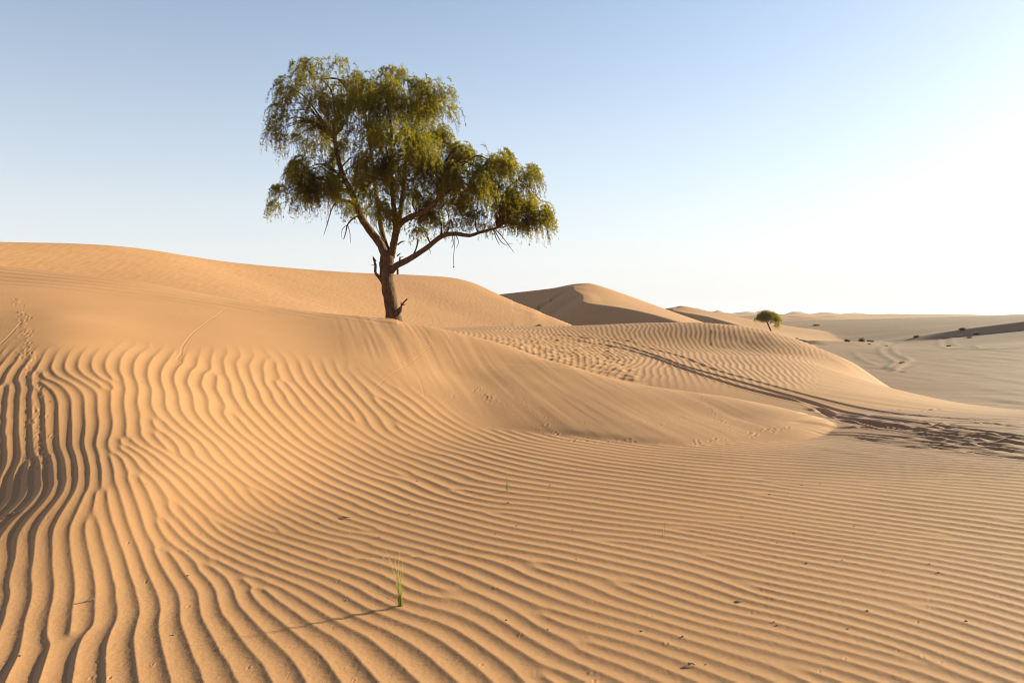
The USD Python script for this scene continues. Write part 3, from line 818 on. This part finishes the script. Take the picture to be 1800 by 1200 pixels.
def strands(origin, out, length, rg, leaf, per_m, fall=1.0):
    """hanging twigs with small leaves: returns leaf mesh arrays and twig polylines"""
    n = len(origin)
    cnt = np.maximum(3, (length * per_m).astype(int))
    idx = np.repeat(np.arange(n), cnt)
    s = rg.uniform(0.02, 1, len(idx))
    L = length[idx]
    o, a = origin[idx], out[idx]
    P = lambda s, o, a, L: o + a * (L * .42 * np.sin(np.minimum(s, 1) * 1.3))[:, None] + np.stack([0 * L, 0 * L, L * (.28 * s - fall * .95 * s ** 2)], 1)
    p = P(s, o, a, L)
    t = P(s + .05, o, a, L) - p
    t /= np.linalg.norm(t, axis=1)[:, None] + 1e-9
    d = t * .75 + rg.normal(0, .62, (len(idx), 3)); d /= np.linalg.norm(d, axis=1)[:, None]
    w = np.cross(d, rg.normal(0, 1, (len(idx), 3))); w /= np.linalg.norm(w, axis=1)[:, None] + 1e-9
    ll = leaf * rg.uniform(.6, 1.35, len(idx))[:, None]
    ww = ll * rg.uniform(.26, .42, len(idx))[:, None]
    p = p + rg.normal(0, leaf * .28, p.shape)
    V = np.stack([p, p + d * ll * .45 + w * ww * .5, p + d * ll, p + d * ll * .45 - w * ww * .5], 1).reshape(-1, 3)
    k = np.arange(len(idx))[:, None] * 4
    Fc = np.vstack([k + [0, 1, 2], k + [0, 2, 3]])
    ss = np.linspace(0, 1, 5)
    lines = np.stack([P(np.full(n, q), origin, out, length) for q in ss], 1)
    return V, Fc, lines


def thin_tubes(lines, r0, r1):
    n, m, _ = lines.shape
    rr = np.linspace(r0, r1, m)
    t = np.gradient(lines, axis=1); t /= np.linalg.norm(t, axis=2, keepdims=True) + 1e-9
    a = np.cross(t, [0.31, .77, .55]); a /= np.linalg.norm(a, axis=2, keepdims=True) + 1e-9
    b = np.cross(t, a)
    th = np.arange(3) * 2 * math.pi / 3
    v = lines[:, :, None] + rr[None, :, None, None] * (np.cos(th)[None, None, :, None] * a[:, :, None] + np.sin(th)[None, None, :, None] * b[:, :, None])
    i, j = np.meshgrid(np.arange(m - 1), np.arange(3), indexing='ij')
    q = np.stack([i * 3 + j, i * 3 + (j + 1) % 3, (i + 1) * 3 + (j + 1) % 3, (i + 1) * 3 + j], -1).reshape(-1, 4)
    f = np.vstack([q[:, [0, 1, 2]], q[:, [0, 2, 3]]])
    f = (f[None] + (np.arange(n) * m * 3)[:, None, None]).reshape(-1, 3)
    return trimesh.Trimesh(v.reshape(-1, 3), f, process=False)


# ------------------------------------------------------------------ dusty air
m_haze = usdkit.material(stage, '/World/Looks/haze', {'v': ('principled_volume', {'color': (.92, .95, 1.0), 'density': HAZE, 'anisotropy': .35})}, volume='v.volume')
z_lo, z_hi = float(min(v1[:, 2].min(), v2[:, 2].min())) - 1.0, float(max(v2[:, 2].max(), 14.0)) + 1.0
hz_box = trimesh.creation.box([14200, 14200, z_hi - z_lo]).apply_translation([0, 0, (z_hi + z_lo) / 2])
tag(obj('haze', hz_box, m_haze), 'thin pale dust haze over the desert, whitening the far dunes', 'haze', kind='stuff')

# ------------------------------------------------------------------ the large tree
TY = 30.0                                            # depth of the trunk
TX = (691 - 900) / F * TY
TZ = float(base(TX, TY)) + EYE - .12
tree = thing('ghaf_tree', 'large weeping olive green desert tree standing behind the crest of the front dune', 'tree', (TX, TY, TZ))


def tp(px, py, dy=0.0):
    """point of the tree from its bearing, dy metres behind the trunk; local to the tree"""
    Y = TY + dy
    return np.array([(px - 900) / F * Y - TX, dy, (555 - py) / F * Y + EYE - TZ])


px2m = TY / F
trunk = branch_mesh([tp(694, 575), tp(691, 552), tp(686, 525), tp(681, 495), tp(679.5, 470), tp(681, 452), tp(683, 440)], [15.5 * px2m, 13.2 * px2m, 11.8 * px2m, 11.5 * px2m, 12 * px2m, 12.6 * px2m, 9 * px2m], 28, .10, 3)
trunk_prim = obj('trunk', trunk, m_bark, tree, smooth=50)
limbs = {
    'left': ([tp(678, 452), tp(668, 428, .1), tp(650, 405, .2), tp(634, 380, .2), tp(620, 342, .1), tp(603, 308, -.1), tp(592, 270, -.2), tp(588, 240, -.2)], [8, 7.2, 6.5, 6, 5.2, 4.6, 3.8, 3.2]),
    'centre': ([tp(688, 452), tp(692, 428, -.2), tp(696, 405, -.3), tp(694, 380, -.5), tp(690, 345, -.6), tp(686, 300, -.7), tp(690, 255, -.5)], [6.5, 6.2, 6, 4.5, 4, 3.5, 2.6]),
    'inner': ([tp(694, 412, -.3), tp(704, 393, -.6), tp(722, 381, -1.0), tp(745, 371, -1.4), tp(768, 352, -1.6), tp(778, 322, -1.5), tp(777, 296, -1.3)], [5.2, 5, 4.6, 4, 3.6, 3.4, 1.6]),
    'right': ([tp(686, 480), tp(697, 467, -.2), tp(720, 455, -.4), tp(748, 437, -.6), tp(777, 415, -.7), tp(800, 411, -.8), tp(825, 414, -.8), tp(845, 408, -.6), (tp(875, 400, -.3))], [5.5, 5.8, 5, 4.4, 4.2, 3.8, 3.0, 2.4, 1.6]),
    'upper': ([tp(688, 440, .4), tp(700, 400, 1.0), tp(708, 340, 1.2), tp(715, 270, 1.2), tp(728, 222, 1.0), tp(740, 190, .8)], [5, 4.6, 4.2, 3.6, 3, 1.8]),
    'back': ([tp(682, 445, .4), tp(670, 400, 1.2), tp(660, 330, 1.8), tp(650, 250, 1.9), tp(640, 190, 1.5)], [5, 4.5, 4, 3.2, 1.8]),
}
limb_pts = []
for pts, rad in limbs.values():
    obj('limb', branch_mesh(pts, np.array(rad) * px2m, 14, .10, 5), m_bark, tree, smooth=50)
    d = dense(pts, 6); limb_pts.append(d[len(d) // 4:])
limb_pts = np.vstack(limb_pts)
# dead stubs
for pts, rad in [
    ([tp(674, 496), tp(666, 487, -.1), tp(660, 479, -.15), tp(660, 466, -.15), tp(656, 453, -.15)], [4.2, 3.2, 2.6, 2.6, 1.6]),
    ([tp(661, 459, -.15), tp(655, 450, -.2)], [1.2, .6]), ([tp(661, 466, -.15), tp(653, 466, -.2)], [1.1, .5]),
    ([tp(696, 552, -.2), tp(702, 545, -.35), (tp(705, 540, -.4))], [6, 5, 2.6]), ([tp(703, 546, -.35), tp(707, 535, -.45), tp(716, 525, -.5)], [1.9, 1.6, 1.3]),
    ([tp(705, 541, -.35), tp(705, 531, -.4)], [1.2, .9]), ([tp(708, 536, -.4), tp(712, 535, -.45)], [.9, .7]),
    ([tp(699, 430, -.3), tp(706, 425, -.4), tp(712, 424, -.4)], [1.6, 1.4, .7]), ([tp(698, 450, -.3), tp(704, 445, -.3)], [1.6, .7]),
    ([tp(725, 451, -.5), tp(731, 438, -.5), tp(734, 427, -.5), tp(734, 421, -.5)], [1.6, 1.4, 1.6, .8]), ([tp(703, 459, -.3), tp(703, 451, -.3)], [2, 1.2]), ([tp(703, 453, -.3), tp(709, 451, -.3)], [.8, .5]),
    ([tp(752, 436, -.6), tp(756, 441, -.6), tp(756, 446, -.6)], [.8, .6, .4]),
    ([tp(634, 378, .2), tp(622, 383, .1), tp(611, 395, .0), tp(608, 408, .0), tp(604, 421, 0)], [2, 1.6, 1.3, 1.1, .7]), ([tp(611, 394, 0), tp(615, 410, 0), tp(616, 427, 0)], [.8, .6, .4]),
    ([tp(612, 394, 0), tp(602, 403, 0), tp(600, 418, 0)], [.7, .6, .3]), ([tp(626, 358, .1), tp(612, 353, .0), tp(596, 352, -.1), tp(584, 366, -.1), tp(575, 395, -.1), tp(569, 413, -.1)], [2.2, 2, 1.6, 1.2, .8, .4]),
    ([tp(776, 300, -1.3), tp(786, 284, -1.4), tp(797, 268, -1.4)], [1.4, 1, .5]), ([tp(775, 298, -1.4), tp(768, 288, -1.4), tp(758, 300, -1.5)], [1, .8, .5]),
    ([tp(798, 327, -1.6), tp(811, 345, -1.7), tp(826, 357, -1.7)], [.9, .8, .6]), ([tp(870, 402, -.5), tp(886, 420, -.6), tp(903, 443, -.6)], [1.1, .8, .4]), ([tp(868, 403, -.5), tp(884, 428, -.5), tp(901, 428, -.5)], [1, .7, .3]),
    ([tp(866, 400, -.6), tp(872, 418, -.6), tp(878, 431, -.6)], [.9, .7, .4]), ([tp(795, 414, -.8), tp(797, 428, -.8), tp(794, 436, -.8)], [.9, .6, .4]), ([tp(801, 412, -.8), tp(806, 425, -.9), tp(802, 436, -.9)], [.8, .6, .3]),
    ([tp(676, 425, .2), tp(668, 412, .1), tp(660, 396, .0)], [1.2, .9, .5]), ([tp(691, 390, -.4), tp(685, 381, -.4), tp(678, 374, -.4)], [1.6, 1.4, .8]),
]:
    obj('dead_stub', branch_mesh(pts, np.array(rad) * px2m * .92, 8, .12, 8), m_bark if rad[0] > 1.4 else m_bark, tree, smooth=50)

# crown: masses of hanging foliage (px, py, half width px, half height px, metres behind trunk, strands, mean length m)
LOBES = [
    (797, 305, 42, 46, -.4, 250, .9), (612, 300, 36, 44, .3, 130, .9),
    (548, 160, 66, 48, -.3, 420, .75), (520, 205, 42, 48, .2, 200, .85), (600, 150, 58, 44, .8, 420, .75), (645, 195, 62, 62, -1.2, 620, .95), (700, 170, 62, 46, .6, 460, .80), (755, 178, 50, 44, -.3, 380, .85), (775, 215, 30, 46, .2, 170, 1.0),
    (498, 232, 22, 34, .2, 70, 1.1), (560, 235, 52, 34, .6, 200, .9),
    (512, 322, 36, 34, -.2, 240, .85), (555, 318, 50, 40, -.7, 430, .95), (590, 350, 40, 34, -.2, 170, .8), (505, 352, 30, 26, .2, 110, .7),
    (690, 265, 66, 62, -1.6, 640, 1.05), (735, 300, 56, 58, -.9, 430, 1.0), (650, 320, 44, 52, -.6, 260, .9), (700, 350, 58, 40, -.8, 330, .8), (745, 245, 48, 50, .5, 260, 1.0), (640, 365, 30, 34, .4, 90, .6),
    (840, 285, 54, 34, .2, 360, .85), (885, 308, 54, 38, -.3, 420, .95), (815, 330, 50, 44, -1.4, 430, .95), (860, 355, 48, 38, -.8, 330, .85), (915, 345, 38, 46, .3, 330, 1.15), (938, 372, 24, 36, -.1, 160, .95),
    (790, 375, 50, 32, -.5, 260, .7), (745, 385, 40, 28, -.3, 170, .6), (880, 395, 44, 24, -.2, 150, .55), (628, 260, 40, 50, -.2, 210, 1.0),
]
rg = np.random.default_rng(91)
twigs = []
for li, (px, py, rx, ry, dy, ns, ml) in enumerate(LOBES):
    c = tp(px, py, dy)
    rxm, rym = rx * px2m, ry * px2m
    ns = int(ns * .74)
    # sub-clumps make the mass uneven
    k = max(4, ns // 26)
    sub = rg.normal(0, 1, (k, 3)); sub /= np.linalg.norm(sub, axis=1)[:, None]; sub *= rg.uniform(.35, .95, k)[:, None] ** .6
    pick = rg.integers(0, k, ns)
    q = sub[pick] + rg.normal(0, .17, (ns, 3))
    q /= np.maximum(np.linalg.norm(q, axis=1), 1.0)[:, None]
    org = c + q * [rxm, rxm * .85, rym] + [0, 0, .12]
    out = q * [1, 1, 0] + rg.normal(0, .45, (ns, 3)) * [1, 1, .0]
    out /= np.linalg.norm(out, axis=1)[:, None] + 1e-9
    up = q[:, 2] > .35
    length = ml * rg.uniform(.45, 1.35, ns)
    V, Fc, lines = strands(org, out, length, rg, .075, 54, fall=1.0)
    if li == 9:                                     # loose strands dangling at the left edge
        for qx, qy, n, L in [(497, 240, 26, 1.1), (483, 232, 14, .8), (500, 205, 16, 1.2)]:
            V2, F2, _ = strands(tp(qx, qy) + rg.normal(0, .12, (n, 3)) * [1, 1, .8], rg.normal(0, .25, (n, 3)) * [1, 1, 0], L * rg.uniform(.5, 1.2, n), rg, .08, 34, 1.15)
            Fc = np.vstack([Fc, F2 + len(V)]); V = np.vstack([V, V2])
    clump = obj('foliage_clump', (V, Fc), m_leaf, tree)
    tag(clump, kind='stuff')
    nl = lines[rg.random(ns) < .5]
    tag(obj('twigs', thin_tubes(nl, .008, .003), m_bark, str(clump.GetPath())), kind='stuff')
    # boughs from the nearest limb to the sub-clumps
    for g in sub[: max(4, k // 2)]:
        tip = c + g * [rxm, rxm * .85, rym] * .85
        d = np.linalg.norm((limb_pts - tip) * [1, 1, 1.0], axis=1) + np.maximum(limb_pts[:, 2] - tip[2], 0) * 1.5
        st = limb_pts[d.argmin()]
        mid = .5 * (st + tip) + [rg.normal(0, .12), rg.normal(0, .12), .22 * np.linalg.norm(tip - st)]
        L = np.linalg.norm(tip - st)
        twigs.append(branch_mesh([st, .5 * (st + mid) + rg.normal(0, .05, 3), mid, tip], [.022 + .012 * L, .018 + .008 * L, .014 + .005 * L, .006], 6, .08, 4))
for m in twigs:
    obj('branch', m, m_bark, tree, smooth=60)
# rope and block hanging in the tree
rope_top = tp(799, 414, -.85) + [TX, TY, TZ]
rp = thing('hanging_rope', 'thin dark rope dangling below the low right limb of the large tree', 'rope', rope_top)
s = np.linspace(0, 1, 9)
obj('cord', branch_mesh(np.stack([-.03 * s + .012 * np.sin(7 * s), .01 * np.sin(5 * s), -1.15 * s], 1), [.012, .011, .012], 7), m_bark, rp, smooth=60)
obj('knot', trimesh.creation.icosphere(1, .028).apply_translation([-.03, -.0, -1.15]), m_bark, rp, smooth=60)
bp = tp(699, 477.5, -.4) + [TX, TY, TZ]
bk = thing('hanging_block', 'small dark wooden block hanging beside the trunk of the large tree', 'block', bp)
bx = trimesh.creation.box([.075, .06, .19]); bx = trimesh.Trimesh(bx.vertices, bx.faces)
obj('block', trimesh.convex.convex_hull(np.vstack([bx.vertices * [.86, 1, 1], bx.vertices * [1, .86, 1], bx.vertices * [.94, .94, 1.04]])), m_bark, bk)
obj('string', branch_mesh([[0, 0, .09], [-.02, .03, .22], [-.05, .12, .36]], [.006, .005, .005], 6), m_bark, bk, smooth=60)

# ------------------------------------------------------------------ the small far tree
SY = 160.0
SX = (1354 - 900) / F * SY
SZ = float(base(SX, SY)) + EYE - .25
st_ = thing('ghaf_tree', 'small round-crowned tree with a leaning trunk, alone on the far plain', 'tree', (SX, SY, SZ))


def sp(px, py, dy=0.0):
    Y = SY + dy
    return np.array([(px - 900) / F * Y - SX, dy, (555 - py) / F * Y + EYE - SZ])


sm = SY / F
obj('trunk', branch_mesh([sp(1356, 596), sp(1355.5, 588), sp(1354.5, 580), sp(1351, 572), sp(1348, 566), sp(1346, 560)], np.array([2.0, 1.5, 1.3, 1.2, 1.0, .7]) * sm, 10, .08, 2), m_bark, st_, smooth=50)
for pts, rad in [([sp(1349, 568), sp(1353, 562), sp(1358, 556)], [.7, .5, .3]), ([sp(1348, 566), sp(1341, 562), sp(1336, 557)], [.7, .5, .3]), ([sp(1350, 570), sp(1357, 566), sp(1364, 563)], [.6, .4, .3])]:
    obj('limb', branch_mesh(pts, np.array(rad) * sm, 8), m_bark, st_, smooth=50)
for px, py, rx, ry, dy, ns in [(1350, 551, 12, 6, 0, 240), (1341, 555, 9, 7, -.6, 190), (1359, 555, 10, 7, .5, 200), (1335, 559, 8, 4, 0, 90), (1367, 560, 7, 5, -.2, 120), (1350, 556, 9, 5, -.9, 130), (1345, 547, 5, 3, 0, 50), (1366, 570, 4, 3, 0, 40)]:
    c = sp(px, py, dy)
    q = rg.normal(0, 1, (ns, 3)); q /= np.linalg.norm(q, axis=1)[:, None]; q *= rg.uniform(.3, 1, ns)[:, None] ** .5
    o = c + q * [rx * sm, rx * sm * .9, ry * sm]
    V, Fc, _ = strands(o, q * [1, 1, 0] + rg.normal(0, .3, (ns, 3)) * [1, 1, 0], rg.uniform(.4, 1.3, ns), rg, .19, 17)
    tag(obj('foliage_clump', (V, Fc), m_leaf, st_), kind='stuff')

# ------------------------------------------------------------------ grass tufts
m_grass = usdkit.material(stage, '/World/Looks/grass_blade', {
    't': ('texture_coordinate', {}), 's': ('separate_xyz', {}), 'r': ('rgb_ramp', {'ramp': [(0.0, (.26, .20, .05)), (.12, (.27, .26, .045)), (.4, (.40, .36, .10)), (.8, (.60, .46, .24))]}), 'mr': ('map_range', {'from_min': 0.0, 'from_max': .30}),
    'd': ('diffuse_bsdf', {}), 'l': ('translucent_bsdf', {}), 'm': ('mix_closure', {'fac': .35})},
    [('t.object', 's.vector'), ('s.z', 'mr.value'), ('mr.result', 'r.fac'), ('r.color', 'd.color'), ('r.color', 'l.color'), ('d.BSDF', 'm.closure1'), ('l.BSDF', 'm.closure2')], surface='m.closure')


def blade(root, lean, h, r):
    s = np.linspace(0, 1, 7)[:, None]
    p = np.asarray(root) + np.asarray(lean) * (s ** 1.6) + np.array([0, 0, h]) * s
    return branch_mesh(p, np.array([r, r * .95, r * .7, r * .35]), 4)


def tuft(px, py, label, blades, seed):
    g = np.random.default_rng(seed)
    x, y = cast(px, py)
    t = thing('grass_tuft', label, 'grass', (x[0], y[0], float(ground_z(x, y)[0]) - .006))
    for h, lx, ly, r in blades:
        obj('blade', blade([g.normal(0, .006), g.normal(0, .006), 0], [lx, ly, 0], h, r * (.95 if h > .18 else .75)), m_grass, t, smooth=60)
    return t


g = np.random.default_rng(5)
big = [(.30, -.10, .05, .0016), (.26, -.06, -.02, .0016), (.24, -.03, .03, .0018), (.28, .0, .04, .0016), (.21, .006, -.02, .002), (.17, -.012, .0, .0022), (.15, .004, .01, .0024), (.13, -.02, .02, .0022), (.11, .01, .0, .0022),
       (.16, -.11, .06, .0014), (.19, -.045, .0, .0016), (.10, -.005, -.01, .0024), (.09, .012, .012, .0022), (.12, -.018, -.012, .002), (.07, .0, .0, .0026), (.10, -.17, -.02, .0012), (.23, .002, .02, .0014)]
tuft(704, 1066, 'taller green grass tuft with straw tips growing alone in the foreground ripples', big, 3)
tuft(893, 864, 'small yellowing grass tuft with few thin blades in the middle of the ripples', [(.22, -.01, .03, .0016), (.18, -.02, .0, .0018), (.12, .0, .01, .002), (.14, .01, .02, .0016), (.08, -.01, .0, .002), (.10, -.03, .01, .0016)], 4)
tuft(1168, 944, 'single faint straw blade standing in the ripples right of the grass tufts', [(.11, -.004, .0, .0016), (.07, .004, .01, .0014)], 6)

# ------------------------------------------------------------------ debris
def twig_mesh(L, g, n=4, r=.0035):
    ms = []
    for _ in range(n):
        a = g.uniform(-.5, .5); l = L * g.uniform(.4, 1)
        p = np.array([[-l / 2, 0, 0], [0, g.normal(0, .06 * l), g.uniform(.0, .05) * l + .004], [l / 2, g.normal(0, .08 * l), g.uniform(.0, .10) * l]])
        c, s_ = math.cos(a), math.sin(a)
        p = p @ np.array([[c, s_, 0], [-s_, c, 0], [0, 0, 1]]) + [g.normal(0, .12 * L), g.normal(0, .12 * L), .003]
        ms.append(branch_mesh(p, [r, r * .9, r * .5], 6))
    return join(ms)


def place(px, py, sink=0.0):
    x, y = cast(px, py)
    return x[0], y[0], float(ground_z(x, y)[0]) - sink


g = np.random.default_rng(17)
for px, py, L, n, ang, label in [(152, 1057, .09, 4, .45, 'dark dry twig lying across the ripples at the lower left'), (1298, 1057, .05, 5, .2, 'dark bundle of dry plant bits on the ripples at the lower right'),
                                 (26, 903, .12, 4, .35, 'dry twig in a shaded ripple trough at the left edge'), (1216, 1170, .03, 3, -.3, 'little heap of dry bits near the bottom of the ripples'), (607, 910, .06, 3, -.4, 'short pale twigs on the ripples above the taller grass tuft')]:
    t = thing('dry_twigs', label, 'twigs', place(px, py), rotz=ang)
    for _ in range(n):
        obj('twig', twig_mesh(L, g, 1), m_twig, t, smooth=60)
m_pebble = usdkit.material(stage, '/World/Looks/pebble', {'n': ('noise_texture', {'scale': 120.0}), 'r': ('rgb_ramp', {'ramp': [(.3, (.07, .045, .03)), (.7, (.20, .13, .08))]}), 'p': ('principled_bsdf', {'roughness': .9})},
                           [('n.fac', 'r.fac'), ('r.color', 'p.base_color')], surface='p.BSDF')
spots = [(608, 1055), (1361, 1094), (967, 853), (966, 876), (893, 885), (733, 845), (800, 863), (871, 938), (908, 924), (666, 945), (1006, 932), (1127, 1109), (1366, 1099), (963, 1108), (890, 1091), (330, 1013), (305, 1115), (331, 968),
         (1480, 986), (1366, 953), (1418, 990), (1634, 992), (1650, 1007), (1698, 1092), (1501, 925), (1353, 869), (1373, 808), (1442, 850), (1410, 852), (1386, 786), (538, 715), (565, 814), (440, 665), (375, 682), (250, 672), (90, 705), (35, 1155),
         (1525, 1075), (1240, 1168), (1490, 1105), (720, 905), (560, 920), (670, 980), (258, 852), (422, 770), (500, 698), (1013, 984), (1200, 1120)]
peb = trimesh.creation.icosphere(1, 1.0)
for px, py in spots:
    sz = g.uniform(.003, .0065)
    v = peb.vertices * (1 + .35 * g.normal(0, 1, (len(peb.vertices), 1)) * .5) * [sz * 1.3, sz, sz * .75]
    o = obj('pebble', (v, peb.faces), m_pebble, '/World', smooth=60)
    UsdGeom.Xformable(o).AddTranslateOp().Set(Gf.Vec3d(*map(float, place(px, py, -.002))))
    tag(o, 'tiny dark crumb of dirt lying loose on the rippled sand', 'pebble', 'dark crumbs scattered on the ripples')

# ------------------------------------------------------------------ far shrubs
m_shrub = leaf_material('dry_shrub', [(.2, (.07, .05, .028)), (.6, (.13, .095, .048)), (.95, (.22, .16, .085))], .4)
shrubs = [(1515, 577, .75, .8, 'dark bushy shrub on top of the small rise on the plain', 128), (1489, 584, .6, .5, 'dark shrub on the left shoulder of the small rise on the plain', 124), (1530, 583, .8, .3, 'low dark scrub right of the bushy shrub on the small rise', 131), (1435, 573, 1.3, .5, 'pair of low dark shrubs beyond the small far tree to its right', 220),
          (1611, 593, .8, .5, 'green-brown shrub at the left end of the shaded band on the plain', None), (1692, 580, .8, .5, 'shrub at the upper edge of the shaded band on the plain', None), (1716, 587, .7, .4, 'shrub just under the shaded band at the far right', None), (1705, 594, .5, .3, 'tiny shrub below the shaded band at the far right', None),
          (1668, 609, .4, .25, 'small shrub between the two pale wheel marks at the right', None), (1558, 609, .4, .25, 'small shrub inside the left bend of the pale wheel marks', None), (1586, 639, .3, .22, 'small dark tuft where the pale wheel marks turn back', None), (1528, 605, .35, .2, 'tiny dark tuft left of the pale wheel marks', None), (1400, 596, .4, .25, 'tiny dark tuft on the plain just right of the far tree', None),
          (1255, 575, .9, .4, 'dark scrub at the foot of the small pointed dune', 170), (1267, 574, .9, .45, 'last dark scrub clump right at the foot of the small pointed dune', 172), (1062, 559, 1.2, .35, 'dark low scrub on the shaded ground under the peaked dune', 112), (947, 570, .3, .25, 'thin dry shrub at the end of the long dune ridge', 60)]
for px, py, w, h, label, Yd in shrubs:
    if Yd:
        x, y = np.array([(px - 900) / F * Yd]), np.array([float(Yd)])
    else:
        x, y = cast(px, py)
    zz = float(base(x, y)[0]) + EYE
    t = thing('dry_shrub', label, 'shrub', (x[0], y[0], zz - .04))
    n = int(60 + 60 * w)
    q = g.normal(0, 1, (n, 3)); q /= np.linalg.norm(q, axis=1)[:, None]; q *= g.uniform(.2, 1, n)[:, None] ** .5
    o = np.abs(q * [1, 1, 1]) * np.sign(q) * [w * .6, w * .6, 0] + np.stack([0 * q[:, 0], 0 * q[:, 0], np.abs(q[:, 2]) * h * .8 + .08 * h], 1)
    V, Fc, _ = strands(o, q * [1, 1, 0], np.full(n, .4 * w), g, .14 * (.6 + .4 * w), 40, .5)
    V[:, 2] = np.maximum(V[:, 2], 0.0)
    obj('foliage', (V, Fc), m_shrub, t)
    ms = [branch_mesh([[0, 0, -.05], [a * .5, b * .5, h * .45], [a, b, h * .8]], [.03, .02, .01], 5) for a, b in g.normal(0, w * .28, (5, 2))]
    obj('stems', join(ms), m_bark, t)
